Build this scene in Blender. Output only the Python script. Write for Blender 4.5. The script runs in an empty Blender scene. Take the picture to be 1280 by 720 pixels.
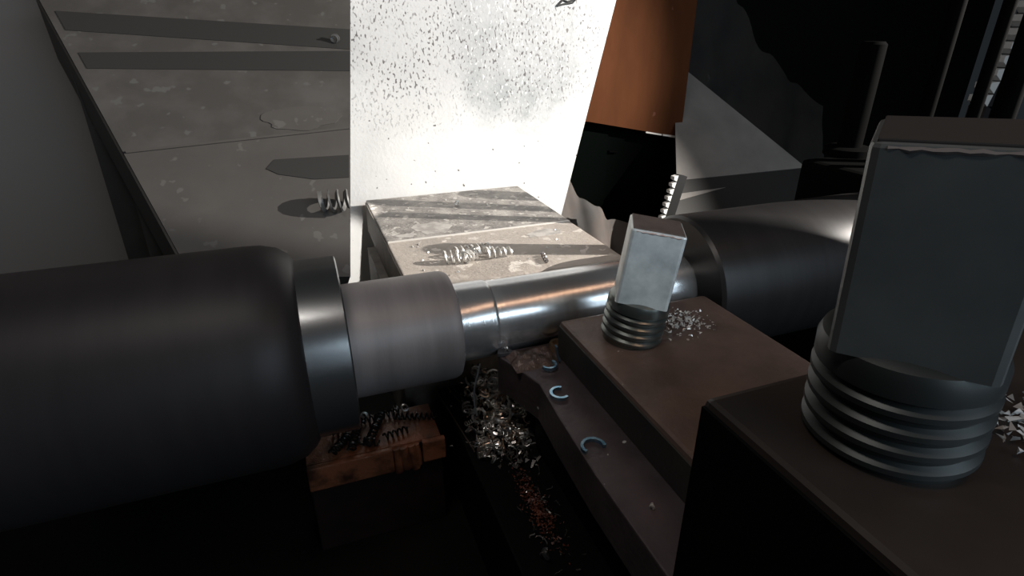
import bpy, bmesh, math, random
from mathutils import Vector, Matrix, noise

S = bpy.context.scene
COL = S.collection
CZ = 4.0                       # height of the camera above the shop floor (10 cm units)

# ------------------------------------------------------------------ camera
cam_d = bpy.data.cameras.new('camera'); cam = bpy.data.objects.new('camera', cam_d); COL.objects.link(cam)
cam.location = (0, 0, CZ)
cam.rotation_euler = (math.radians(90 - 24.7), 0, math.radians(-20.5))
cam_d.sensor_width = 36; cam_d.lens = 36 * 708 / 1280; cam_d.clip_start = 0.05; cam_d.clip_end = 200
S.camera = cam

# ------------------------------------------------------------------ world
w = bpy.data.worlds.new('shop'); S.world = w; w.use_nodes = True
w.node_tree.nodes['Background'].inputs[0].default_value = (0.75, 0.88, 1.0, 1)
w.node_tree.nodes['Background'].inputs[1].default_value = 0.018

# ------------------------------------------------------------------ lights
def aim(o, target):
    d = Vector(target) - o.location
    o.rotation_euler = d.to_track_quat('-Z', 'Y').to_euler()
def area(name, loc, target, sx, sy, power, col):
    l = bpy.data.lights.new(name, 'AREA'); l.shape = 'RECTANGLE'; l.size = sx; l.size_y = sy; l.energy = power; l.color = col
    o = bpy.data.objects.new(name, l); COL.objects.link(o); o.location = loc; aim(o, target); return o
l = bpy.data.lights.new('machine_lamp', 'SPOT'); l.energy = 16500; l.color = (1.0, 0.95, 0.88)
l.spot_size = math.radians(47); l.spot_blend = 0.45; l.shadow_soft_size = 0.015
lo = bpy.data.objects.new('machine_lamp', l); COL.objects.link(lo)
lo.location = (13.0, 0.85, 3.2 + CZ); aim(lo, (2.2, 6.7, -1.3 + CZ))
# daylight from the shop window behind the operator, and a warm ceiling lamp over the lathe
l2 = bpy.data.lights.new('sheet_fill_light', 'SPOT'); l2.energy = 4200; l2.color = (1.0, 0.96, 0.9); l2.spot_size = math.radians(6.2); l2.spot_blend = .6; l2.shadow_soft_size = .05  # added light, brightens the sheet left of the block
lo2 = bpy.data.objects.new('sheet_fill_light', l2); COL.objects.link(lo2); lo2.location = (1.55, 3.5, 3.0 + CZ); aim(lo2, (.44, 7.7, -2.9 + CZ))
area('shop_window', (6.0, -8.0, 4.2 + CZ), (1.8, 3.9, -2.2 + CZ), 10.0, 1.7, 560, (0.72, 0.88, 1.0))
area('shop_doorway', (6.0, -8.2, 0.8 + CZ), (1.8, 3.9, -2.2 + CZ), 10.0, 4.6, 330, (0.70, 0.86, 1.0))
area('chip_fill_light', (-1.6, 1.0, 6.0 + CZ), (1.2, 3.8, -3.0 + CZ), 3.0, 0.4, 150, (1.0, 0.93, 0.86))  # added overhead fill for the chip heap under the shaft
area('ceiling_lamp', (5.2, -1.0, 6.6 + CZ), (1.8, 3.9, -2.2 + CZ), 6.0, 0.55, 85, (1.0, 0.58, 0.36))

# ------------------------------------------------------------------ exposure
S.view_settings.view_transform = 'Standard'; S.view_settings.look = 'None'
S.view_settings.exposure = 0.0; S.view_settings.gamma = 1.0; S.view_settings.use_curve_mapping = False

# ------------------------------------------------------------------ material helpers
def nd(t, typ, **kw):
    n = t.nodes.new(typ)
    for k, v in kw.items(): setattr(n, k, v)
    return n
def material(name, col, rough=0.5, metal=0.0, mottle=None, mscale=3.0, mdetail=6.0, stretch=(1, 1, 1), lo=0.35, hi=0.65,
             spots=None, spot_scale=40.0, spot_t=0.62, spot_patch=None, spots2=None, spot2_scale=25, spot2_t=.68,
             bump=0.0, bump_scale=20.0, spec=0.5, aniso=0.0, rvar=0.0):
    m = bpy.data.materials.new(name); m.use_nodes = True; t = m.node_tree
    b = t.nodes['Principled BSDF']; b.inputs['Roughness'].default_value = rough; b.inputs['Metallic'].default_value = metal
    b.inputs['Specular IOR Level'].default_value = spec
    if aniso: b.inputs['Anisotropic'].default_value = aniso
    tc = nd(t, 'ShaderNodeTexCoord'); mp = nd(t, 'ShaderNodeMapping'); mp.inputs['Scale'].default_value = stretch
    t.links.new(tc.outputs['Object'], mp.inputs['Vector'])
    def noise_t(scale, detail=6.0, rough_=0.6, vec=mp.outputs[0]):
        n = nd(t, 'ShaderNodeTexNoise'); n.inputs['Scale'].default_value = scale; n.inputs['Detail'].default_value = detail
        n.inputs['Roughness'].default_value = rough_; t.links.new(vec, n.inputs['Vector']); return n.outputs['Fac']
    def ramp(src, a, c):
        r = nd(t, 'ShaderNodeMapRange'); r.inputs['From Min'].default_value = a; r.inputs['From Max'].default_value = c
        t.links.new(src, r.inputs['Value']); return r.outputs[0]
    def mix(fac, c1, c2):
        x = nd(t, 'ShaderNodeMix', data_type='RGBA')
        t.links.new(fac, x.inputs[0])
        for i, c in ((6, c1), (7, c2)):
            if isinstance(c, tuple): x.inputs[i].default_value = (*c, 1)
            else: t.links.new(c, x.inputs[i])
        return x.outputs[2]
    cur = tuple(col)
    if mottle: cur = mix(ramp(noise_t(mscale, mdetail), lo, hi), cur, tuple(mottle))
    for sp, sc, th in ((spots, spot_scale, spot_t), (spots2, spot2_scale, spot2_t)):
        if not sp: continue
        f = ramp(noise_t(sc, 2.0, 0.5, tc.outputs['Object']), th, th + 0.03)
        if spot_patch:
            g = ramp(noise_t(spot_patch[0], 3.0, 0.6, tc.outputs['Object']), spot_patch[1], spot_patch[2])
            mu = nd(t, 'ShaderNodeMath', operation='MULTIPLY'); t.links.new(f, mu.inputs[0]); t.links.new(g, mu.inputs[1]); f = mu.outputs[0]
        cur = mix(f, cur, tuple(sp))
    if isinstance(cur, tuple): b.inputs['Base Color'].default_value = (*cur, 1)
    else: t.links.new(cur, b.inputs['Base Color'])
    if rvar:
        r = nd(t, 'ShaderNodeMapRange'); r.inputs['To Min'].default_value = rough - rvar; r.inputs['To Max'].default_value = rough + rvar
        t.links.new(noise_t(mscale * 2), r.inputs['Value']); t.links.new(r.outputs[0], b.inputs['Roughness'])
    if bump:
        bp = nd(t, 'ShaderNodeBump'); bp.inputs['Strength'].default_value = bump; bp.inputs['Distance'].default_value = 0.02
        t.links.new(noise_t(bump_scale, 5.0), bp.inputs['Height']); t.links.new(bp.outputs[0], b.inputs['Normal'])
    return m

M = {}
def sheet_material():
    m = bpy.data.materials.new('worn_white_paint'); m.use_nodes = True; t = m.node_tree; b = t.nodes['Principled BSDF']; b.inputs['Roughness'].default_value = .5
    tc = nd(t, 'ShaderNodeTexCoord'); V = tc.outputs['Object']
    def nz(scale, det=4.0, ro=.6, vec=V):
        n = nd(t, 'ShaderNodeTexNoise'); n.inputs['Scale'].default_value = scale; n.inputs['Detail'].default_value = det; n.inputs['Roughness'].default_value = ro
        t.links.new(vec, n.inputs['Vector']); return n.outputs['Fac']
    def rng(src, a, c, o0=0., o1=1.):
        r = nd(t, 'ShaderNodeMapRange'); r.inputs['From Min'].default_value = a; r.inputs['From Max'].default_value = c
        r.inputs['To Min'].default_value = o0; r.inputs['To Max'].default_value = o1; t.links.new(src, r.inputs['Value']); return r.outputs[0]
    def ma(op, x, y):
        n = nd(t, 'ShaderNodeMath', operation=op)
        for i, q in enumerate((x, y)):
            if isinstance(q, (int, float)): n.inputs[i].default_value = q
            else: t.links.new(q, n.inputs[i])
        return n.outputs[0]
    def mix(f, c1, c2):
        x = nd(t, 'ShaderNodeMix', data_type='RGBA'); t.links.new(f, x.inputs[0])
        for i, c in ((6, c1), (7, c2)):
            if isinstance(c, tuple): x.inputs[i].default_value = (*c, 1)
            else: t.links.new(c, x.inputs[i])
        return x.outputs[2]
    def island(cx, cz, rx, rz, edge, ns):          # ragged island around a spot of the sheet (object coordinates)
        mp = nd(t, 'ShaderNodeMapping'); mp.inputs['Location'].default_value = (-cx / rx, 0, -cz / rz); mp.inputs['Scale'].default_value = (1 / rx, 0, 1 / rz)
        t.links.new(V, mp.inputs['Vector']); ln = nd(t, 'ShaderNodeVectorMath', operation='LENGTH'); t.links.new(mp.outputs[0], ln.inputs[0])
        d = ma('ADD', ln.outputs['Value'], rng(nz(ns, 6.0, .7), 0, 1, -.55, .55)); return rng(d, 1 + edge, 1 - edge)
    cur = mix(rng(nz(.8), .4, .75), (.79, .785, .77), (.66, .655, .65))
    scuff = island(1.25, 3.95, 1.0, 1.15, .22, 1.3)
    cur = mix(ma('MULTIPLY', scuff, rng(nz(2.4, 6, .7), .36, .64, 1., .35)), cur, (.235, .265, .275))
    upper = ma('MAXIMUM', island(-.1, 3.9, 1.5, .95, .5, 1.0), island(1.3, 4.1, 1.35, 1.2, .5, 1.0))
    st = nd(t, 'ShaderNodeMapping'); st.inputs['Scale'].default_value = (1, 1, .55); st.inputs['Rotation'].default_value = (0, .5, 0); t.links.new(V, st.inputs['Vector'])
    sp = ma('MULTIPLY', rng(nz(34, 1.5, .5, st.outputs[0]), .575, .63), ma('MULTIPLY', rng(upper, .1, .9), rng(nz(2.2, 4, .7), .38, .52)))
    cur = mix(rng(upper, .2, 1., 0., .72), cur, (.46, .46, .465)); cur = mix(sp, cur, (.12, .11, .11))
    wsp = ma('MULTIPLY', rng(nz(30, 1.5, .5, st.outputs[0]), .60, .66), scuff); cur = mix(wsp, cur, (.66, .66, .655))
    cur = mix(rng(nz(13, 1.0, .4), .735, .76), cur, (.16, .15, .14))
    t.links.new(cur, b.inputs['Base Color'])
    bp = nd(t, 'ShaderNodeBump'); bp.inputs['Strength'].default_value = .2; bp.inputs['Distance'].default_value = .02
    t.links.new(nz(22, 5.0), bp.inputs['Height']); t.links.new(bp.outputs[0], b.inputs['Normal'])
    return m
M['sheet'] = sheet_material()
M['ink'] = material('dark_scratch', (0.05, 0.05, 0.05), 0.6)
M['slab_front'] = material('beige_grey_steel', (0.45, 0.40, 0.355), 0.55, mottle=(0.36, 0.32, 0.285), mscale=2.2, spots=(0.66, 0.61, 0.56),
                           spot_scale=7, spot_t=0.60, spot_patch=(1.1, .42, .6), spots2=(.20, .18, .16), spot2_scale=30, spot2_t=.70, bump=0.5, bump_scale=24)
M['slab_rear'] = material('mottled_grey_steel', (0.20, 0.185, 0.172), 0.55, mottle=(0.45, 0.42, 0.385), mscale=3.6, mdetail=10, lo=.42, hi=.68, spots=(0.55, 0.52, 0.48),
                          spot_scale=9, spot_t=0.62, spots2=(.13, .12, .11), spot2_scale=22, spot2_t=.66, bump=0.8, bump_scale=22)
M['slab_edge'] = material('bare_edge', (0.62, 0.59, 0.55), 0.45)
M['slab_side'] = material('dark_cast_side', (0.10, 0.088, 0.075), 0.6, mottle=(0.17, 0.15, 0.13), mscale=6, bump=0.3)
M['stain'] = material('dried_coolant', (0.50, 0.47, 0.44), 0.6, mottle=(0.32, 0.30, 0.28), mscale=7, lo=.42, hi=.58)
M['stock'] = material('mill_scale', (0.20, 0.182, 0.182), 0.5, 0.3, mottle=(0.26, 0.237, 0.236), mscale=2.0, stretch=(3.0, .4, .4), bump=0.05, rvar=.05)
M['turned'] = material('turned_steel', (0.62, 0.63, 0.64), 0.25, 0.78, mottle=(0.52, 0.53, 0.54), mscale=3.0, stretch=(10, .3, .3))
M['turned2'] = material('finish_turned_steel', (0.70, 0.71, 0.72), 0.22, 0.75, mottle=(0.62, 0.63, 0.64), mscale=3.0, stretch=(10, .3, .3))
M['chuck'] = material('blackened_chuck', (0.020, 0.018, 0.019), 0.5, 0.3, mottle=(0.027, 0.024, 0.025), spec=.3, mscale=2.0, stretch=(2, .3, .3))
M['collar'] = material('dull_steel_collar', (0.22, 0.225, 0.23), 0.26, 0.9)
M['barrel'] = material('dull_quill_steel', (0.036, 0.034, 0.034), 0.38, 0.6, mottle=(0.03, 0.028, 0.028), mscale=2, stretch=(8, .3, .3))
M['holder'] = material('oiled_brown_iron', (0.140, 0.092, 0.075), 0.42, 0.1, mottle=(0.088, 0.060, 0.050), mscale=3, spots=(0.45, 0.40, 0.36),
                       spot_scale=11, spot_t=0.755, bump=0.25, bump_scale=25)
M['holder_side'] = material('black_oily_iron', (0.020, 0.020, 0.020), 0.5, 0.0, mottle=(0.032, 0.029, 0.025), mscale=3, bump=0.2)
M['holder_dim'] = material('dark_brown_iron', (0.026, 0.019, 0.016), 0.45, 0.1, mottle=(0.017, 0.013, 0.011), mscale=3, spots=(0.09, 0.08, 0.075), spot_scale=9, spot_t=.76)  # holder iron repeated darker, dimness put into the colour
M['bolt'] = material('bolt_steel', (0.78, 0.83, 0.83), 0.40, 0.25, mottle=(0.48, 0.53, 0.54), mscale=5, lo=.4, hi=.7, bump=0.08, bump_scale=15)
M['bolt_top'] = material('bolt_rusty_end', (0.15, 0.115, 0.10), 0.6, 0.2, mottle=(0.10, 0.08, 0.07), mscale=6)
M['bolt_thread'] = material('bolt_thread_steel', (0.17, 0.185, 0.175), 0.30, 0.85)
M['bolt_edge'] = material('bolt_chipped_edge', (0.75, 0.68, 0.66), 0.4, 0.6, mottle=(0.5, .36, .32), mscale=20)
M['dim_bolt'] = material('dim_bolt_steel', (0.095, 0.10, 0.10), 0.42, 0.2, mottle=(0.07, 0.075, 0.077), mscale=3)  # bolt materials repeated darker, dimness put into the colours
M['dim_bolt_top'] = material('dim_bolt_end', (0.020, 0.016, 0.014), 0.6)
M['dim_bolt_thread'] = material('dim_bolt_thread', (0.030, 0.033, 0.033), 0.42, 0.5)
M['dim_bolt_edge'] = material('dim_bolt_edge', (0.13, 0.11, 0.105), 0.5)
M['shank'] = material('purple_brown_shank', (0.080, 0.061, 0.067), 0.42, 0.2, mottle=(0.055, 0.042, 0.047), mscale=4, spots=(0.5, 0.5, 0.5), spot_scale=14, spot_t=.74, bump=.25)
M['grime'] = material('oily_grime', (0.17, 0.12, 0.105), 0.30, 0.3, mottle=(0.05, 0.036, 0.03), mscale=9, spots=(.6, .6, .6), spot_scale=25, spot_t=.72, bump=.6)
M['insert'] = material('carbide_insert', (0.10, 0.10, 0.11), 0.35, 0.6)
M['brass'] = material('bronzed_screw', (0.30, 0.21, 0.14), 0.35, 0.8)
M['chip'] = material('bright_swarf', (0.95, 0.94, 0.93), 0.30, 1.0)
M['chip_brown'] = material('straw_swarf', (0.62, 0.47, 0.36), 0.3, 1.0)
M['chip_dull'] = material('dull_swarf', (0.11, 0.108, 0.105), 0.5, 0.3)
M['chip_pale'] = material('pale_swarf', (0.80, 0.79, 0.76), 0.35, 0.6)
M['chip_dark'] = material('dark_swarf', (0.30, 0.28, 0.27), 0.25, 0.8)
M['chip_blue'] = material('blued_swarf', (0.12, 0.33, 0.52), 0.25, 0.9, mottle=(0.5, 0.66, .74), mscale=8)
M['chip_black'] = material('black_oily_swarf', (0.012, 0.011, 0.010), 0.3, 0.3)
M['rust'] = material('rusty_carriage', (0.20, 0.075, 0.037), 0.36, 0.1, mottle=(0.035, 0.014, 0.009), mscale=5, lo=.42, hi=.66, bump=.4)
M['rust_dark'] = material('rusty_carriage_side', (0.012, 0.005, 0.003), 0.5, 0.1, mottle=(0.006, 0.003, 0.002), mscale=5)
M['oil'] = material('black_oil_iron', (0.002, 0.002, 0.002), 0.6, spec=.1)
M['rail'] = material('way_edge', (0.055, 0.045, 0.038), 0.4, 0.6)
M['granule'] = material('rusty_granules', (0.20, 0.060, 0.034), 0.5, 0.1, mottle=(0.05, .018, .012), mscale=14)
M['board'] = material('orange_brown_plywood', (0.090, 0.031, 0.012), 0.9, mottle=(0.064, 0.022, 0.0085), mscale=1.0, spec=.1, stretch=(1.6, 1, .5), spots=(0.12, .05, .03), spot_scale=5, spot_t=.74)
M['cabinet'] = material('dark_green_cabinet', (0.0008, 0.0016, 0.0012), 0.8, spec=.02)
M['white_strip'] = material('pale_strip', (0.8, 0.76, 0.72), 0.5)
M['cloth'] = material('grey_brown_rag', (0.23, 0.19, 0.17), 0.85, mottle=(0.17, 0.165, 0.16), mscale=1.6)
M['cloth_dim'] = material('dark_rag', (0.075, 0.068, 0.062), 0.9, mottle=(0.05, 0.048, 0.047), mscale=.9)  # rag cloth repeated darker, dimness put into the colour
M['rack'] = material('black_rack', (0.01, 0.01, 0.01), 0.5)
M['tooth'] = material('bright_tooth', (0.85, 0.86, 0.84), 0.4, 0.2)
M['tooth_dim'] = material('grey_tooth', (0.5, 0.5, 0.49), 0.5)  # tooth colour repeated darker, dimness put into it
M['wall_grey'] = material('grey_wall', (0.22, 0.20, 0.187), 0.8, mottle=(0.21, .19, .178), mscale=.6)
M['black_wall'] = material('black_wall', (0.004, 0.004, 0.004), 0.9, spec=.1)
M['floor'] = material('oily_floor', (0.004, 0.0035, 0.003), 0.7, spec=.1)
M['plate_front'] = material('grey_plate', (0.066, 0.061, 0.057), 0.6, mottle=(0.055, 0.050, 0.047), mscale=2, spots=(0.085, .08, .076), spot_scale=8, spot_t=.66)  # block steel repeated darker for the left plate, dimness put into the colour
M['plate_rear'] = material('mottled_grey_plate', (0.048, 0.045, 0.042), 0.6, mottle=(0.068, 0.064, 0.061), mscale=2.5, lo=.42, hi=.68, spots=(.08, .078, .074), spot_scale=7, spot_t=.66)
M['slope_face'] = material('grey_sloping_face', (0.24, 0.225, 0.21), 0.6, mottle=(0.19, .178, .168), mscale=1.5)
M['plate_shadow'] = material('painted_shadow_band', (0.022, 0.021, 0.020), 0.6)  # colour of the shadows painted on the sloping plates
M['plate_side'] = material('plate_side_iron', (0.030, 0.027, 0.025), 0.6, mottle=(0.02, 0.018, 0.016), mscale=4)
M['rod'] = material('black_rod', (0.0012, 0.0012, 0.0012), 0.8, spec=.02)

# ------------------------------------------------------------------ object helpers
def P(a, c, z): return Vector((a, c, z + CZ))
def tag(o, label=None, cat=None, group=None, kind=None):
    if label: o['label'] = label
    if cat: o['category'] = cat
    if group: o['group'] = group
    if kind: o['kind'] = kind
    return o
def thing(name, label, cat, loc=(0, 0, 0), group=None):
    o = bpy.data.objects.new(name, None); COL.objects.link(o); o.location = loc; o.empty_display_size = .1
    return tag(o, label, cat, group)
def obj(name, bm, mat, parent=None, smooth=False, origin=None, local=False):
    """bm is in world coordinates unless local; it is shifted to the parent's (unrotated) base or to its own origin"""
    if parent is not None and not local:
        off = parent.location.copy(); p = parent.parent
        while p: off += p.location; p = p.parent
        bmesh.ops.translate(bm, verts=bm.verts, vec=-off)
    if origin is not None: bmesh.ops.translate(bm, verts=bm.verts, vec=-Vector(origin))
    bmesh.ops.recalc_face_normals(bm, faces=bm.faces)
    me = bpy.data.meshes.new(name); bm.to_mesh(me); bm.free()
    for mm in (mat if isinstance(mat, (list, tuple)) else [mat]): me.materials.append(M[mm])
    if smooth:
        for p in me.polygons: p.use_smooth = True
        me.set_sharp_from_angle(angle=math.radians(38))
    o = bpy.data.objects.new(name, me); COL.objects.link(o)
    if parent is not None: o.parent = parent
    if origin is not None: o.location = origin
    return o
def prism(pts, ext, bevel=0.0, bm=None):
    """pts: planar polygon of Vectors, ext: extrusion vector"""
    bm = bm or bmesh.new(); n = len(pts)
    v0 = [bm.verts.new(p) for p in pts]; v1 = [bm.verts.new(Vector(p) + Vector(ext)) for p in pts]
    fs = [bm.faces.new(v0), bm.faces.new(v1[::-1])]
    for i in range(n): fs.append(bm.faces.new((v0[i], v1[i], v1[(i + 1) % n], v0[(i + 1) % n])))
    if bevel:
        bmesh.ops.recalc_face_normals(bm, faces=bm.faces)
        bmesh.ops.bevel(bm, geom=bm.edges[:], offset=bevel, segments=2, profile=.6, affect='EDGES')
    return bm
def box(a0, a1, c0, c1, z0, z1, bevel=0.0, bm=None):
    return prism([P(a0, c0, z0), P(a1, c0, z0), P(a1, c1, z0), P(a0, c1, z0)], (0, 0, z1 - z0), bevel, bm)
def lathe(profile, axis='x', n=96, center=(0, 0, 0), bm=None, cap=True):
    """profile: (position along axis, radius)"""
    bm = bm or bmesh.new(); C = Vector(center); rings = []
    for t, r in profile:
        ring = []
        for i in range(n):
            u = 2 * math.pi * i / n
            q = Vector((t, r * math.cos(u), r * math.sin(u))) if axis == 'x' else Vector((r * math.cos(u), r * math.sin(u), t))
            ring.append(bm.verts.new(C + q))
        rings.append(ring)
    for A, B in zip(rings, rings[1:]):
        for i in range(n): bm.faces.new((A[i], A[(i + 1) % n], B[(i + 1) % n], B[i]))
    if cap: bm.faces.new(rings[0][::-1]); bm.faces.new(rings[-1])
    return bm
def tube(path, rad, n=6, bm=None, flat=None):
    """swept tube; flat=(w,h) gives a ribbon section"""
    bm = bm or bmesh.new(); rings = []
    path = [Vector(p) for p in path]; prev = None
    for i, p in enumerate(path):
        t = (path[min(i + 1, len(path) - 1)] - path[max(i - 1, 0)]).normalized()
        if prev is None:
            ref = Vector((0, 0, 1)) if abs(t.z) < .9 else Vector((1, 0, 0)); u = t.cross(ref).normalized()
        else: u = (prev - t * prev.dot(t)).normalized()
        prev = u; v = t.cross(u)
        r = rad(i / (len(path) - 1)) if callable(rad) else rad
        if flat: ring = [p + u * flat[0] * sx + v * flat[1] * sy for sx, sy in ((1, 1), (-1, 1), (-1, -1), (1, -1))]
        else: ring = [p + (u * math.cos(2 * math.pi * k / n) + v * math.sin(2 * math.pi * k / n)) * r for k in range(n)]
        rings.append([bm.verts.new(q) for q in ring])
    m = len(rings[0])
    for A, B in zip(rings, rings[1:]):
        for k in range(m): bm.faces.new((A[k], A[(k + 1) % m], B[(k + 1) % m], B[k]))
    bm.faces.new(rings[0][::-1]); bm.faces.new(rings[-1])
    return bm

# ================================================================== THE SETTING
tag(obj('floor', box(-16, 20, -14, 13, -4.3, -4.0), 'floor'), kind='structure')
tag(obj('wall_back', box(-16, 20, 12.6, 12.9, -4.0, 6), 'black_wall'), kind='structure')
tag(obj('wall_left', box(-9.0, -.75, 8.4, 8.6, -4.0, 4.0), 'wall_grey'), kind='structure')

# ================================================================== white splash guard behind the block
sg = thing('splash_guard', 'white painted metal splash sheet, speckled and scuffed, behind the steel block', 'splash guard', P(1.8, 7.7, -4))
sl = (4.414 - 3.719) / (0.345 + 2.576)
ra = lambda z: 3.719 + sl * (z + 2.576)
obj('sheet', prism([P(-.4, 7.70, -4.0), P(ra(-4.0), 7.70, -4.0), P(ra(1.6), 7.70, 1.6), P(-.4, 7.70, 1.6)], (0, .035, 0)), 'sheet', sg)
obj('scratch_mark', tube([P(3.52, 7.69, .26), P(3.60, 7.69, .335), P(3.68, 7.69, .31), P(3.82, 7.69, .36), P(3.74, 7.69, .30), P(3.62, 7.69, .285), P(3.52, 7.69, .26)], .013, 5), 'ink', sg)

# ================================================================== grey steel block behind the shaft
sb = thing('steel_block', 'flat grey steel block with a seam and bare worn edges under loose chips', 'steel block', P(1.83, 6.0, -4))
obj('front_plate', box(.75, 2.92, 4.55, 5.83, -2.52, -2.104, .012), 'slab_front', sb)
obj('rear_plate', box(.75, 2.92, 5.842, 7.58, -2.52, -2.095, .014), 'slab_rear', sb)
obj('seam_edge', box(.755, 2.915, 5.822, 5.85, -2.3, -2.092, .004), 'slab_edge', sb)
obj('left_cheek', box(.735, .752, 4.56, 7.57, -2.52, -2.125), 'slab_side', sb)
obj('base', box(.64, 2.8, 4.75, 6.95, -4.0, -2.53, .01), 'slab_side', sb)  # dark box; its left overhang stands in for the block's cast shadow
def blob(ca, cc, ra_, rc_, z, h, seed, n=36, rot=0.0):
    pts = []
    for i in range(n):
        u = 2 * math.pi * i / n
        r = 1 + .35 * noise.noise((math.cos(u) * 1.5 + seed, math.sin(u) * 1.5, seed * 2.3)) + .15 * noise.noise((math.cos(u) * 5, math.sin(u) * 5 + seed, seed))
        x, y = ra_ * r * math.cos(u), rc_ * r * math.sin(u)
        pts.append(P(ca + x * math.cos(rot) - y * math.sin(rot), cc + x * math.sin(rot) + y * math.cos(rot), z))
    return prism(pts, (0, 0, h))
obj('dried_stain', blob(1.32, 6.12, .23, .20, -2.095, .002, 1.7, rot=-.2), 'stain', sb)
obj('dried_stain', blob(2.45, 5.55, .22, .10, -2.104, .002, 4.2, rot=.1), 'stain', sb)
obj('dried_stain', blob(.98, 5.98, .13, .06, -2.095, .002, 7.2), 'stain', sb)

# ================================================================== workpiece, chuck, tailstock quill: one axis
AX = P(0, 3.943, -2.168)
wp = thing('workpiece', 'round steel bar, rough dark stock stepping down to a bright turned shaft', 'workpiece', AX)
obj('rough_stock', lathe([(-.3, .436), (.875, .436), (.915, .432), (.945, .418), (.955, .395), (.956, .2)], n=128), 'stock', wp, True, local=True)
obj('turned_step', lathe([(.95, .2), (.95, .318), (1.235, .318), (1.262, .312), (1.268, .306), (1.268, .2)], n=128), 'turned', wp, True, local=True)
obj('fresh_cut_ring', lathe([(1.262, .2), (1.262, .3065), (1.335, .3065), (1.338, .2)], n=128), 'turned2', wp, True, local=True)
obj('finished_shaft', lathe([(1.33, .2), (1.33, .3035), (3.2, .3035), (3.2, .2)], n=128), 'turned', wp, True, local=True)
for i, u in enumerate((2.75, 2.72, 2.70)):    # small bright dings on the step
    a = (1.02, 1.14, 1.21)[i]; r = .3195
    o = obj('ding', tube([(a, -r * math.cos(k), r * math.sin(k)) for k in (.36, .40, .44, .48)], .006, 5), 'chip', wp, True, local=True)

ck = thing('lathe_chuck', 'large blackened round chuck body gripping the rough stock', 'chuck', AX)
obj('chuck_body', lathe([(-6.0, .3), (-6.0, .80), (-.46, .80), (-.36, .795), (-.25, .765), (-.18, .71), (-.15, .66), (-.15, .3)], n=128), 'chuck', ck, True, local=True)
obj('steel_collar', lathe([(-.16, .3), (-.16, .66), (.125, .66), (.135, .65), (.135, .3)], n=128), 'collar', ck, True, local=True)

ts = thing('tailstock', 'dull steel tailstock quill and dark casting beside the square bolts', 'tailstock', P(6.2, 4.0, -4))
obj('quill', lathe([(3.10, .25), (3.10, .62), (3.13, .645), (5.6, .645), (5.6, .3)], n=128, center=AX), 'barrel', ts, True)
obj('casting', box(5.45, 7.2, 3.15, 5.0, -4.0, -1.38, .06), 'rod', ts)
# rods added on the tailstock only to cast shadow bands across the block
Lp = Vector((13.0, .85))
def rod(name, label, target, at_a, height, dia):
    t = (at_a - Lp.x) / (target[0] - Lp.x); c = Lp.y + (target[1] - Lp.y) * t
    r = thing(name, label, 'rod', P(at_a, c, -1.38))
    obj('shaft', lathe([(0, dia / 2), (height - .03, dia / 2), (height, dia / 2 - .03)], 'z', 24), 'rod', r, True, local=True)
    obj('foot', lathe([(0, dia), (.08, dia), (.1, dia * .8)], 'z', 24), 'rod', r, True, local=True)
rod('shadow_rod', 'thickest and shortest added black shadow-casting rod on the tailstock', (2.5, 7.2), 6.15, 1.24, .27)
rod('shadow_rod', 'slim added black shadow-casting rod at the rear of the tailstock', (1.8, 6.93), 6.45, 1.74, .15)
rod('shadow_rod', 'thinnest and tallest added black shadow-casting rod on the tailstock', (1.8, 6.39), 6.60, 1.81, .12)
rod('shadow_rod', 'medium thick added black shadow-casting rod at the front of the tailstock', (2.0, 5.17), 6.2, 1.53, .20)
# machine lamp right of the lathe; its flap is added to shade the work
wl = thing('work_lamp', 'machine work lamp with an added shading flap right of the lathe', 'lamp', P(13.0, .85, -4))
obj('post', tube([P(13.5, .6, -4), P(13.5, .6, 3.2)], .08, 12), 'rod', wl)
obj('head', lathe([(0, .1), (0, .3), (.35, .3), (.35, .1)], 'x', 24, P(13.15, .75, 3.2)), 'rod', wl, True)
fl = Vector((-math.cos(math.radians(17.2)), math.sin(math.radians(17.2)), 0))
e0 = Vector((13.0, .85, 0)) + fl * 1.3
obj('added_light_flap', prism([P(e0.x, e0.y, 3.9), P(e0.x, e0.y, 1.2), P(e0.x + .45, e0.y - .95, 1.2), P(e0.x + .45, e0.y - .95, 3.9)], (.02, 0.0, 0)), 'rod', wl)
obj('flap_arm', tube([P(e0.x + .45, e0.y - .9, 3.6), P(13.5, .6, 3.2)], .03, 8), 'rod', wl)

# ================================================================== lathe carriage and ways under the work
cr = thing('cross_slide', 'black oily cross slide casting under the tool, covered in chips', 'cross slide', P(2.6, 2.4, -4))
obj('casting', box(.93, 4.6, .3, 4.5, -4.0, -3.14, .02), 'oil', cr)
for (a, b) in (((.885, 4.40, -3.1), (.975, 3.46, -3.1)), ((.99, 4.42, -3.08), (1.06, 3.98, -3.08)), ((1.03, 4.42, -3.08), (1.10, 4.02, -3.08))):
    obj('way_edge', tube([P(*a), P(*b)], .007, 6), 'rail', cr)

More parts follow.
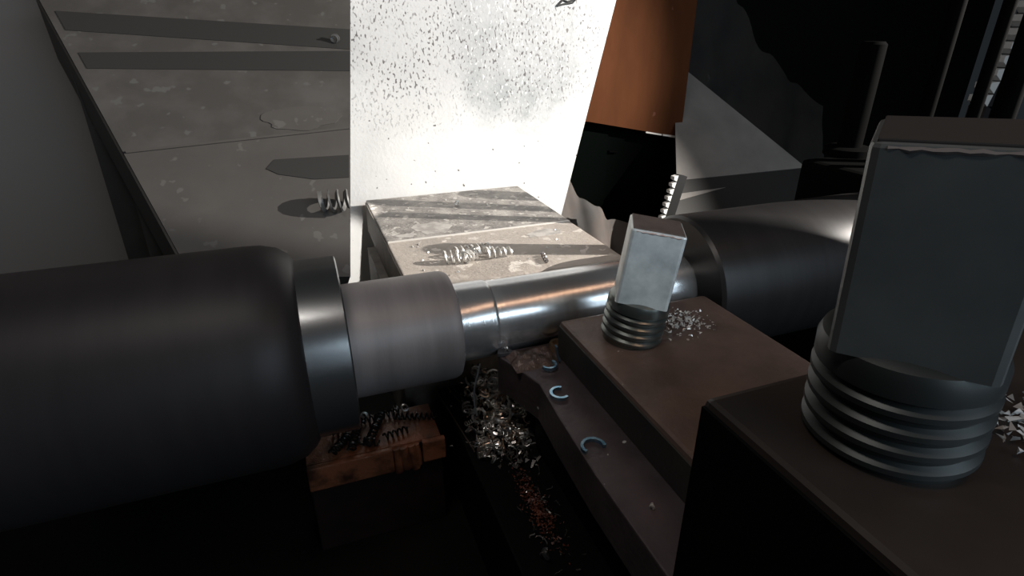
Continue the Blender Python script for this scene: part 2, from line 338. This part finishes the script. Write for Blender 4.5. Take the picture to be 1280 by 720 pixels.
rc = thing('rusty_apron', 'rust brown machine casting with a notched front lip below the rough stock', 'machine casting', P(.3, 3.95, -4))
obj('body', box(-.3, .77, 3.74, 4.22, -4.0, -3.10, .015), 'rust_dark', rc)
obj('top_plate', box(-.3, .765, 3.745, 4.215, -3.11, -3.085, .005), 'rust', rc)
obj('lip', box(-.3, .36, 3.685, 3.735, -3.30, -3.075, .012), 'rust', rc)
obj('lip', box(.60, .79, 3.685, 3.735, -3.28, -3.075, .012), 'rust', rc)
bm = bmesh.new()
for i, (a, r) in enumerate(((.40, .04), (.455, .05), (.52, .042), (.565, .03))):
    tube([P(a + .02 * math.sin(i), 3.735, -3.34 + .03 * (i % 2)), P(a, 3.725, -3.2), P(a - .01, 3.73, -3.10)], lambda t, r=r: r * (1 - .2 * t), 10, bm)
obj('worn_lug', bm, 'rust', rc, True)

# ================================================================== tool post with square bolt, and cutting tool
def bolt_parts(parent, s, mats, loc, lean, yaw):
    e = bpy.data.objects.new('clamping_bolt', None); COL.objects.link(e); e.parent = parent; e.location = loc; e.empty_display_size = .1
    Fv = Vector((math.sin(math.radians(20.5)), math.cos(math.radians(20.5)), 0))
    e.rotation_euler = (Matrix.Rotation(lean, 4, Fv) @ Matrix.Rotation(yaw, 4, 'Z')).to_euler()
    prof = [(-.06, .19)]
    for k in range(4):
        z = .015 + k * .058
        prof += [(z, .206), (z + .014, .223), (z + .030, .223), (z + .046, .204)]
    obj('thread', lathe([(z * s, r * s) for z, r in prof + [(.245, .19), (.25, .1)]], 'z', 64), mats[2], e, True, local=True)
    obj('collar', lathe([(z * s, r * s) for z, r in [(.23, .1), (.235, .20), (.25, .220), (.30, .220), (.325, .210), (.34, .18), (.342, .1)]], 'z', 64), mats[2], e, True, local=True)
    h = .180 * s
    bm = bmesh.new(); z0, z1 = .325 * s, .86 * s
    v = [bm.verts.new((x * h, y * h, z)) for z in (z0, z1) for x, y in ((-1, -1), (1, -1), (1, 1), (-1, 1))]
    for q in ((3, 2, 1, 0), (4, 5, 6, 7), (0, 1, 5, 4), (1, 2, 6, 5), (2, 3, 7, 6), (3, 0, 4, 7)): bm.faces.new([v[i] for i in q])
    bmesh.ops.bevel(bm, geom=[ed for ed in bm.edges if abs(ed.verts[0].co.z - ed.verts[1].co.z) > .1], offset=.022 * s, segments=2, profile=.5, affect='EDGES')
    top = [ed for ed in bm.edges if min(ed.verts[0].co.z, ed.verts[1].co.z) > z1 - 1e-4]
    bmesh.ops.bevel(bm, geom=top, offset=.012 * s, segments=2, profile=.5, affect='EDGES')
    hd = obj('square_head', bm, mats[0], e, local=True)
    hh = h * .93; cap = obj('head_end', prism([Vector((x * hh, y * hh, z1 - .004 * s)) for x, y in ((-1, -1), (1, -1), (1, 1), (-1, 1))], (0, 0, .012 * s), .004 * s), mats[1], e, local=True)
    bm = bmesh.new()
    random.seed(7)
    n = 14; path = [Vector((-h * .80 + 1.6 * h * i / n, -h * .985, z1 - .010 * s - .006 * s * random.random())) for i in range(n + 1)]
    tube(path, lambda t: s * (.006 + .0025 * math.sin(t * 23 + 5 * math.sin(t * 9))), 6, bm)
    obj('chipped_edge', bm, mats[3], e, True, local=True)
    return e
tp = thing('tool_post', 'oiled brown tool post with a bright square headed clamping bolt beside the shaft', 'tool post', P(2.5, 2.7, -3.14))
obj('upper_jaw', box(1.70, 3.05, 1.42, 3.50, -2.345, -2.06, .03), 'holder', tp)
obj('jaw_face', box(1.685, 1.70, 1.43, 3.48, -2.345, -2.09), 'holder_side', tp)
obj('back_wall', box(1.99, 3.05, 1.43, 3.49, -2.70, -2.34), 'holder_side', tp)
obj('lower_jaw', box(1.47, 3.05, 1.43, 3.40, -3.14, -2.685, .02), 'oil', tp)
obj('jaw_edge', tube([P(1.465, 3.2, -2.70), P(1.465, 2.7, -2.70)], .006, 6), 'rail', tp)
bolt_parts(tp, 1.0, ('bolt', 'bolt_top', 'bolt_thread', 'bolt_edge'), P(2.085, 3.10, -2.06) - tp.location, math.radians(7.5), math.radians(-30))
# crumbly grey grit behind the bolt
def grit(ca, cc, z, n, ra_, rc_, size, seed):
    random.seed(seed); bm = bmesh.new()
    for i in range(n):
        p = P(ca + random.gauss(0, ra_), cc + random.gauss(0, rc_), z + size * .3); s = size * random.uniform(.5, 1.3)
        vs = [bm.verts.new(p + Vector((random.uniform(-1, 1), random.uniform(-1, 1), random.uniform(-.4, 1))) * s) for k in range(4)]
        for q in ((0, 1, 2), (0, 3, 1), (1, 3, 2), (2, 3, 0)): bm.faces.new([vs[k] for k in q])
    return bm
o = obj('metal_grit', grit(2.55, 3.15, -2.055, 260, .12, .10, .018, 3), 'chip_pale', origin=P(2.55, 3.15, -2.055))
tag(o, 'pale metal grit heaped behind the bright square bolt', 'grit', kind='stuff')

tl = thing('cutting_tool', 'purple brown lathe tool bar with its tip against the bright shaft', 'cutting tool', P(1.5, 2.0, -2.68))
top = [(1.335, 1.33), (1.335, 2.2), (1.36, 2.75), (1.39, 3.15), (1.30, 3.45), (1.235, 3.62), (1.262, 3.685), (1.50, 3.668), (1.90, 3.655), (1.97, 3.5), (1.97, 1.33)]
obj('shank', prism([P(a, c, -2.35) for a, c in top], (0, 0, -.32), .012), 'shank', tl)
# side scab: rough crust at the head
random.seed(11)
bm = bmesh.new(); N = 26; Q = 9
g = [[None] * (Q + 1) for _ in range(N + 1)]
for i in range(N + 1):
    for j in range(Q + 1):
        a = 1.29 + (1.66 - 1.29) * i / N; c = 3.34 + (3.652 - 3.34) * j / Q
        edge = min(i, N - i, j * 2, (Q - j) * 2) / 4
        h = max(0, .035 * min(1, edge) + .03 * noise.noise((a * 16, c * 16, 0)) * min(1, edge))
        g[i][j] = bm.verts.new(P(a + .015 * noise.noise((a * 9, c * 9, 4)), c, -2.352 + h))
for i in range(N):
    for j in range(Q): bm.faces.new((g[i][j], g[i + 1][j], g[i + 1][j + 1], g[i][j + 1]))
obj('oily_crust', bm, 'grime', tl)
obj('carbide_tip', prism([P(1.225, 3.60, -2.345), P(1.255, 3.683, -2.345), P(1.34, 3.672, -2.345), P(1.36, 3.58, -2.345)], (0, 0, .03), .004), 'insert', tl)
obj('clamp_screw', lathe([(-.02, .075), (.035, .075), (.055, .066), (.055, .045), (.02, .04), (.02, .01)], 'z', 32, P(1.725, 3.56, -2.345)), 'brass', tl, True)

# near tool post with the second, larger square bolt
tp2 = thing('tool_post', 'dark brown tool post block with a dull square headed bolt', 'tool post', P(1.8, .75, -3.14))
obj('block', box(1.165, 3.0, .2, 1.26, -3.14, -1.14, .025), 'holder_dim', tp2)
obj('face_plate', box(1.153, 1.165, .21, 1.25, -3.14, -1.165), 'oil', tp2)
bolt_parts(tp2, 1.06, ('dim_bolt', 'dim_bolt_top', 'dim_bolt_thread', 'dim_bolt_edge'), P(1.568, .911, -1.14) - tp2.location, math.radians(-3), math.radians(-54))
o = obj('metal_grit', grit(2.05, .74, -1.137, 200, .09, .07, .02, 5), 'tooth_dim', origin=P(2.05, .74, -1.137))
tag(o, 'grey metal grit behind the dull square bolt', 'grit', kind='stuff')

# ================================================================== chips
def helix(turns, r, pitch, n=14, flare=0.0, bend=0.0):
    out = []; N = int(turns * n)
    for i in range(N + 1):
        u = 2 * math.pi * i / n; rr = r * (1 + flare * i / N); x = pitch * i / n
        out.append(Vector((x, rr * math.cos(u), rr * math.sin(u) + bend * x * x)))
    mx = sum((p.x for p in out)) / len(out)
    return [p - Vector((mx, 0, 0)) for p in out]
def chip(name, label, cat, loc, rz, mesh_bm, mat, group=None, tilt=0.0):
    zmin = min((v.co.z for v in mesh_bm.verts))
    o = obj(name, mesh_bm, mat, smooth=True); o.location = Vector(loc) - Vector((0, 0, zmin)); o.rotation_euler = (0, tilt, rz)
    return tag(o, label, cat, group)
ribbon = (.005, .010)
chip('curled_chip', 'short wide bright coil of swarf resting on the front of the steel block', 'metal chip', P(1.30, 5.03, -2.103), -.25,
     tube(helix(4.5, .056, .056), 0, flat=ribbon), 'chip_pale')
chip('curled_chip', 'long bright coil of swarf lying across two others on the steel block', 'metal chip', P(1.50, 5.18, -2.103), .02,
     tube(helix(6.5, .048, .056), 0, flat=ribbon), 'chip_pale')
chip('curled_chip', 'tapering bright coil of swarf pointing towards the square bolt', 'metal chip', P(1.74, 5.02, -2.103), -.10,
     tube(helix(5, .056, .056, flare=-.45), 0, flat=ribbon), 'chip_pale')
chip('curled_chip', 'loose bright loop of swarf where the block chips cross', 'metal chip', P(1.44, 5.02, -2.103), .6,
     tube(helix(3.5, .056, .052), 0, flat=ribbon), 'chip_pale')
chip('curled_chip', 'dark thin coil of swarf beside the shaft on the steel block', 'metal chip', P(2.14, 4.80, -2.103), 1.35,
     tube(helix(6, .018, .038), .007, 5), 'chip_dark')
chip('curled_chip', 'single small bright crumb standing on the shaded rear block', 'metal chip', P(1.83, 6.93, -2.093), 1.2,
     tube(helix(1.6, .022, .02), 0, flat=(.004, .008)), 'chip_pale')
random.seed(21)
crumbs = [(.98, 5.62), (1.03, 5.60), (1.05, 5.66), (1.62, 5.38), (1.68, 5.42), (1.0, 5.2), (1.9, 4.86), (2.0, 4.88), (1.15, 4.75), (1.25, 4.80), (.95, 4.95), (2.5, 5.3), (1.75, 7.2), (1.2, 7.0), (2.2, 6.8), (2.3, 5.1), (1.1, 5.4), (2.62, 5.6)]
cm = None
for (a, c) in crumbs:
    if cm is None:
        bm = bmesh.new(); vs = [bm.verts.new(v) for v in ((-.02, -.012, 0), (.022, -.008, 0), (.004, .018, 0), (.0, .0, .022), (.015, .012, .012))]
        bmesh.ops.convex_hull(bm, input=vs); o = obj('metal_crumb', bm, 'chip_pale'); cm = o.data
    else: o = bpy.data.objects.new('metal_crumb', cm); COL.objects.link(o)
    o.location = P(a, c, -2.094 if c > 5.85 else -2.103); o.rotation_euler.z = random.uniform(0, 6); s = random.uniform(.45, .95); o.scale = (s, s, s)
    tag(o, 'tiny bright metal crumb scattered on the grey steel block', 'metal crumb', 'metal crumbs on the steel block')

# swarf variants for the pile
random.seed(33)
def swarf_mesh(kind):
    if kind == 0: return tube(helix(random.uniform(1.2, 2.2), random.uniform(.03, .05), .03, 10), 0, flat=(.002, .008))
    if kind == 1: return tube([Vector((.12 * t - .06, .025 * math.sin(t * 3 + random.random()), .02 * math.sin(t * 5))) for t in (0, .2, .4, .6, .8, 1)], 0, flat=(.002, .009))
    if kind == 2: return tube([Vector((.05 * math.cos(u), .05 * math.sin(u), .01 * u)) for u in [k * .5 for k in range(10)]], 0, flat=(.002, .007))
    return tube(helix(4, .018, .022, 8), .005, 4)
var = []
for k in range(16):
    bm = swarf_mesh((1, 0, 1, 2, 1, 3, 0, 1)[k % 8]); me = bpy.data.meshes.new('swarf'); bmesh.ops.recalc_face_normals(bm, faces=bm.faces); bm.to_mesh(me); bm.free()
    me.materials.append(M[('chip', 'chip', 'chip_dark', 'chip', 'chip_brown')[k % 5]]); var.append(me)
def swarf(a, c, z, label, group, me=None, s=1.0, flat=False):
    o = bpy.data.objects.new('swarf_chip', me or random.choice(var)); COL.objects.link(o); o.location = P(a, c, z)
    o.rotation_euler = (0 if flat else random.uniform(-1.2, 1.2), 0 if flat else random.uniform(-1.2, 1.2), random.uniform(0, 6.28)); o.scale = (s, s, s)
    return tag(o, label, 'metal chip', group)
for i in range(215):                      # the bright heap under the shaft
    u = random.random(); c = 4.35 - 1.0 * u + random.gauss(0, .05); a = 1.36 - .14 * u + random.gauss(0, .10 + .03 * u)
    a = min(max(a, 1.02), 1.50 if c > 3.5 else 1.40); hgt = max(0, .32 * (1 - abs(u - .3) * 1.5)) * math.exp(-((a - 1.3) / .2) ** 2)
    swarf(a, c, -3.09 + random.uniform(.0, 1) * hgt, 'bright curl of swarf in the heap below the cutting tool', 'swarf heap below the tool', s=random.uniform(.7, 1.4))
for i in range(45):                      # thin dark trail towards the operator
    u = random.random(); c = 3.45 - 1.4 * u; a = 1.30 - .10 * u + random.gauss(0, .07)
    swarf(a, c, -3.11, 'small dark chip in the trail on the black cross slide', 'swarf trail on the cross slide', s=random.uniform(.25, .55), me=var[(2, 7, 12)[i % 3]])
o = obj('chip_bed', grit(1.30, 3.80, -3.13, 900, .13, .25, .028, 9), 'chip_dark', origin=P(1.3, 3.85, -3.13)); tag(o, 'dense bed of fine dark chips below the bright swarf heap', 'chips', kind='stuff')
o = obj('rusty_granules', grit(1.235, 2.80, -3.13, 600, .04, .17, .012, 10), 'granule', origin=P(1.235, 2.80, -3.13)); tag(o, 'red brown granular chips in a strip on the cross slide', 'chips', kind='stuff')
chip('bright_sliver', 'long bright sliver of swarf sticking up from the heap beside the rough stock', 'metal chip', P(1.12, 3.85, -3.06), 1.2,
     tube([Vector((.16 * t, .03 * math.sin(4 * t), .42 * t)) for t in (0, .2, .4, .6, .8, 1)], 0, flat=(.006, .020)), 'chip')
chip('bright_sliver', 'bright bent strip of swarf hanging beneath the turned step', 'metal chip', P(1.35, 4.1, -3.06), .4,
     tube([Vector((.20 * t, .05 * math.sin(5 * t), .34 * t)) for t in (0, .2, .4, .6, .8, 1)], 0, flat=(.006, .018)), 'chip')
chip('bright_nugget', 'lone shiny rounded chip far down the black cross slide', 'metal chip', P(1.115, 2.36, -3.13), .5,
     tube(helix(1.3, .028, .03, 12), 0, flat=(.004, .012)), 'chip')
# blued crescents on the tool bar
def crescent(r, span, wd): return tube([Vector((r * math.cos(u), r * math.sin(u), 0)) for u in [span * k / 12 for k in range(13)]], 0, flat=(wd, .012))
chip('crescent_chip', 'pale blue crescent chip lying in the middle of the tool bar', 'metal chip', P(1.475, 2.98, -2.348), 1.0, crescent(.065, 4.2, .010), 'chip_blue')
chip('crescent_chip', 'deep blue crescent chip on the tool bar farthest from the shaft', 'metal chip', P(1.43, 2.40, -2.348), -.3, crescent(.07, 3.9, .010), 'chip_blue')
chip('crescent_chip', 'small blue crescent chip on the tool bar next to the clamp screw', 'metal chip', P(1.535, 3.31, -2.325), 3.4, crescent(.055, 3.6, .009), 'chip_blue')
chip('crescent_chip', 'upright blue sliver leaning at the tool post corner', 'metal chip', P(1.645, 3.36, -2.34), 1.5,
     tube([Vector((.02 * math.sin(3 * t), .03 * t, .14 * t)) for t in (0, .25, .5, .75, 1)], 0, flat=(.006, .014)), 'chip_blue')
chip('bright_nugget', 'tiny pale chip on the tool bar beside the dark jaw face', 'metal chip', P(1.50, 1.86, -2.348), .5, tube(helix(1.2, .012, .014, 10), 0, flat=(.003, .006)), 'chip_pale')
chip('bright_nugget', 'shiny burr of swarf right at the tool tip', 'metal chip', P(1.30, 3.62, -2.315), .1, tube(helix(1.8, .016, .02, 10), 0, flat=(.003, .007)), 'chip')
# black oily coils on the rusty casting
for (a, c, rz, tn, r, lab) in ((.10, 3.95, 1.3, 9, .030, 'black oily coil on the rust brown casting nearest the chuck'), (.26, 3.97, 1.15, 10, .030, 'black oily coil lying across the rust brown casting'),
                               (.60, 4.03, -.35, 9, .028, 'black oily coil at the end of the rust brown casting'), (.42, 3.86, .2, 5, .026, 'short black oily coil above the notch in the lip'),
                               (.02, 4.08, .3, 6, .03, 'black oily coil under the chuck collar'), (.33, 4.13, .1, 8, .026, 'black oily coil along the rear of the rust brown casting'),
                               (.17, 3.84, -.5, 5, .028, 'short black oily coil against the lip of the rust brown casting'), (-.02, 3.88, .9, 6, .03, 'black oily coil half under the chuck on the rust brown casting')):
    chip('oily_coil', lab, 'metal chip', P(a, c, -3.083), rz, tube(helix(tn, r, .042, 10), .009, 5), 'chip_black')
for i, (a, c) in enumerate(((.05, 4.19), (.2, 4.20), (.47, 4.20), (.55, 4.19))):
    swarf(a, c, -3.06, 'bright flake at the back rim of the rust brown casting', 'flakes on the rust brown casting', me=var[1], s=.8)

# ================================================================== background right of the splash guard
bd = thing('plywood_board', 'orange brown board standing behind the white sheet', 'board', P(6.0, 9.3, -4))
def onc(a, z, c): return P(a, c, z)
obj('panel', prism([P(4.0, 9.3, -1.46), P(4.93, 9.3, -1.528), P(6.95, 9.3, -1.922), P(6.95, 9.3, 2.2), P(4.0, 9.3, 2.2)], (0, .12, 0)), 'board', bd)
obj('edge_strip', prism([P(6.15, 9.28, -1.795), P(6.50, 9.28, -1.862), P(6.50, 9.28, -1.835), P(6.15, 9.28, -1.768)], (0, .03, 0)), 'white_strip', bd)
obj('edge_strip', prism([P(6.53, 9.28, -1.868), P(6.95, 9.28, -1.95), P(6.95, 9.28, -1.905), P(6.53, 9.28, -1.838)], (0, .03, 0)), 'white_strip', bd)
cb = thing('machine_cabinet', 'black and dark green machine cabinet below the orange brown board', 'cabinet', P(6.2, 10.0, -4))
obj('body', box(4.0, 6.95, 9.6, 10.3, -4.0, -.9, .03), 'cabinet', cb)
obj('left_panel', box(4.2, 5.5, 9.55, 9.6, -3.9, -1.0), 'cabinet', cb)
bm = bmesh.new(); tube([P(5.55, 9.55, -2.15), P(5.72, 9.55, -2.17)], .02, 8, bm); tube([P(5.55, 9.62, -2.15), P(5.55, 9.55, -2.15)], .015, 6, bm); tube([P(5.72, 9.62, -2.17), P(5.72, 9.55, -2.17)], .015, 6, bm)
obj('handle', bm, 'rod', cb)

def drape(outline_top, z_bot, c, nx, nz, amp, fr, seed, a0, a1, thick=.05):
    bm = bmesh.new(); G = []
    for i in range(nx + 1):
        u = i / nx; row = []
        a = a0 + (a1 - a0) * u; zt = outline_top(a)
        for j in range(nz + 1):
            v = j / nz; z = zt + (z_bot - zt) * v
            d = amp * (math.sin(fr * u * 6.28 + 1.4 * v + seed) + .5 * noise.noise((a * 1.6, z * 1.6, seed)) * 2) * (.35 + .65 * v)
            row.append(bm.verts.new(P(a + .12 * v * math.sin(seed + u * 5), c - d - .35 * math.sin(v * 1.5), z)))
        G.append(row)
    for i in range(nx):
        for j in range(nz): bm.faces.new((G[i][j], G[i + 1][j], G[i + 1][j + 1], G[i][j + 1]))
    bmesh.ops.solidify(bm, geom=bm.faces[:], thickness=thick)
    return bm
def interp(pts):
    def f(a):
        for (x0, y0), (x1, y1) in zip(pts, pts[1:]):
            if a <= x1:
                t = max(0, (a - x0) / (x1 - x0)); t = t * t * (3 - 2 * t); return y0 + (y1 - y0) * t
        return pts[-1][1]
    return f
ct = interp([(3.7, -2.42), (4.0, -2.36), (4.4, -2.43), (4.65, -2.80), (4.95, -2.95), (5.3, -3.30), (6.0, -3.45), (6.9, -3.5)])
o = obj('draped_rag', drape(ct, -3.98, 8.9, 70, 26, .24, 2.9, .2, 3.75, 6.7), 'cloth', smooth=True, origin=P(5.2, 8.9, -4))
tag(o, 'grey brown crumpled rag between the white sheet and the black cabinet', 'rag')
def rack(name, label, p0, p1, n, wid, mt, tooth):
    p0, p1 = P(*p0), P(*p1); t = thing(name, label, 'gear rack', p0); d = (p1 - p0).normalized(); side = d.cross(Vector((0, 1, 0))).normalized()
    if side.x > 0: side = -side
    L = (p1 - p0).length; back = Vector((0, wid, 0))
    obj('bar', prism([p0, p1, p1 - side * wid * 1.6, p0 - side * wid * 1.6], back), mt, t)
    st = L / n
    obj('mount', prism([p0 + Vector((x, y, 0)) for x, y in ((-.02, 0), (wid * 1.4, 0), (wid * 1.4, wid), (-.02, wid))], (0, 0, -p0.z)), mt, t)
    for k in range(n):
        q = p0 + d * (k * st)
        obj('tooth', prism([q - side * .004, q + d * st * .2 + side * wid * .55, q + d * st * .62 + side * wid * .65, q + d * st * .94 - side * .004], back * .9, .006), tooth, t)
rack('gear_rack', 'short black toothed rack with bright white teeth in front of the cabinet', (5.43, 7.5, -3.12), (5.66, 7.5, -2.15), 9, .11, 'rack', 'tooth')
rack('gear_rack', 'long black toothed rack with grey teeth above the dull square bolt', (9.95, 5.9, -1.10), (10.5, 5.9, .75), 10, .26, 'rack', 'tooth_dim')

# dark grey sloping plate to the right and the dark rag behind it
rp = thing('sloping_plate', 'dark grey sloping plate with a lower strip painted dark as shadow behind the tailstock quill', 'steel plate', P(7.6, 8.8, -4))
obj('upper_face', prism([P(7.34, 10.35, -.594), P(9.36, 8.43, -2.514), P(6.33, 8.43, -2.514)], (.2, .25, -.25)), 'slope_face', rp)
obj('lower_strip', prism([P(6.33, 8.42, -2.52), P(9.36, 8.42, -2.52), P(10.0, 7.8, -3.14), P(5.9, 7.8, -3.14)], (.2, .25, -.25)), 'plate_shadow', rp)  # shadow along the front of the plate, put into a dark colour
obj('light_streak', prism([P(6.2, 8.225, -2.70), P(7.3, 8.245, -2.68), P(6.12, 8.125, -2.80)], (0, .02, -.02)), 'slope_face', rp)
obj('stand', box(7.0, 9.2, 8.6, 9.5, -4.0, -2.85), 'oil', rp)
ct2 = interp([(6.6, 2.2), (9.0, 1.7), (9.9, .45), (10.8, -.55), (11.8, -1.25), (13.2, -1.9)])
o = obj('draped_rag', drape(ct2, -3.98, 11.6, 60, 30, .22, 2.6, 2.2, 7.0, 13.0, .06), 'cloth_dim', smooth=True, origin=P(9.5, 11.6, -4))
tag(o, 'large dark hanging rag behind the sloping grey plate', 'rag')

# ================================================================== sloping cover plate behind the chuck
lp = thing('sloping_plate', 'large dark grey sloping cover plate with painted shadow bands behind the chuck', 'steel plate', P(-.7, 6.0, -4))
th = math.radians(38); NV = Vector((0, -math.sin(th), math.cos(th))); DV = Vector((0, math.cos(th), math.sin(th)))
A0 = P(-1.032, 5.0, -1.7)
def lpt(a, c, lift=0.0): return P(a, c, -1.7 + (c - 5.0) * math.tan(th)) + NV * lift
ledge = lambda c: -1.032 + (c - 5.0) * (-2.149 + 1.032) / (7.443 - 5.0)      # left edge
redge = lambda c: .264 + (c - 4.684) * (.822 - .264) / (7.546 - 4.684)      # right edge
def strip(name, c0l, c1l, c0r, c1r, mat, lift=0.0, depth=.5, il=0.0, ir=0.0):
    pts = [lpt(ledge(c0l) + il, c0l, lift), lpt(redge(c0r) - ir, c0r, lift), lpt(redge(c1r) - ir, c1r, lift), lpt(ledge(c1l) + il, c1l, lift)]
    return obj(name, prism(pts, Vector((-.10, .0, 0)) * (depth * 2) - NV * depth), mat, lp)
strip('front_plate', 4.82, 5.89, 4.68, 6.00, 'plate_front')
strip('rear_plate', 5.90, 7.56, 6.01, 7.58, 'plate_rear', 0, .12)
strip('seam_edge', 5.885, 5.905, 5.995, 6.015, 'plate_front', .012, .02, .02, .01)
strip('painted_shadow_band', 6.725, 6.895, 6.635, 6.875, 'plate_shadow', .006, .01, .08, .005)  # cast shadows painted on the plate as thin dark strips
strip('painted_shadow_band', 7.143, 7.361, 6.895, 7.148, 'plate_shadow', .006, .01, .08, .005)
obj('left_cheek', prism([lpt(ledge(4.82) - .005, 4.82, -.02), lpt(ledge(7.54) - .005, 7.54, -.02), lpt(ledge(7.3) - .10, 7.3, -.5), lpt(ledge(4.82) - .10, 4.82, -.5)], (-.02, 0, 0)), 'plate_side', lp)
def sblob(ca, cc, r1, r2, seed):
    pts = []
    for i in range(32):
        u = 2 * math.pi * i / 32; r = 1 + .4 * noise.noise((math.cos(u) * 1.5 + seed, math.sin(u) * 1.5, seed))
        pts.append(lpt(ca + r1 * r * math.cos(u), cc + r2 * r * math.sin(u), .006))
    return prism(pts, -NV * .01)
obj('painted_shadow_band', prism([lpt(a, c, .006) for a, c in ((-.30, 5.66), (-.22, 5.74), (.455, 5.735), (.415, 5.52), (.1, 5.53), (-.2, 5.60))], -NV * .01), 'plate_shadow', lp)  # one more painted shadow, with a tapered end
obj('dried_stain', sblob(.05, 6.14, .36, .12, 2.0), 'plate_front', lp)
obj('rear_light_blocker', box(-1.95, -1.4, 7.0, 7.4, -4.0, -.25), 'plate_side', lp)  # added to stop lamp light behind the left edge of the plate
obj('added_light_blocker', box(-2.1, .82, 7.585, 7.625, .20, 1.7), 'plate_side', lp)  # added above the view to keep lamp light off the left wall
obj('light_blocking_support', prism([P(-1.55, 6.25, -4), P(-1.55, 7.3, -4), P(-1.55, 7.3, -.07), P(-1.55, 6.25, -.88)], (1.68, 0, 0)), 'plate_side', lp)  # wedge filled up to the plate to block lamp light underneath
o = obj('dark_base', box(-2.25, -.9, 5.0, 5.35, -4.0, -2.0), 'oil', lp)
bm = tube(helix(3.5, .085, .075), 0, flat=(.008, .020))
o = obj('curled_chip', bm, 'chip_dull', smooth=True); o.location = lpt(.24, 5.27, .09); o.rotation_euler = (th, 0, -.2)
tag(o, 'dull grey coil of swarf on the sloping plate above the steel collar', 'metal chip')
bm = tube(helix(1.5, .035, .03), 0, flat=(.006, .014))
o = obj('curled_chip', bm, 'chip_dull', smooth=True); o.location = lpt(.55, 6.99, .045); o.rotation_euler = (th, 0, 1.2)
tag(o, 'tiny grey chip on the upper painted shadow band of the sloping plate', 'metal chip')
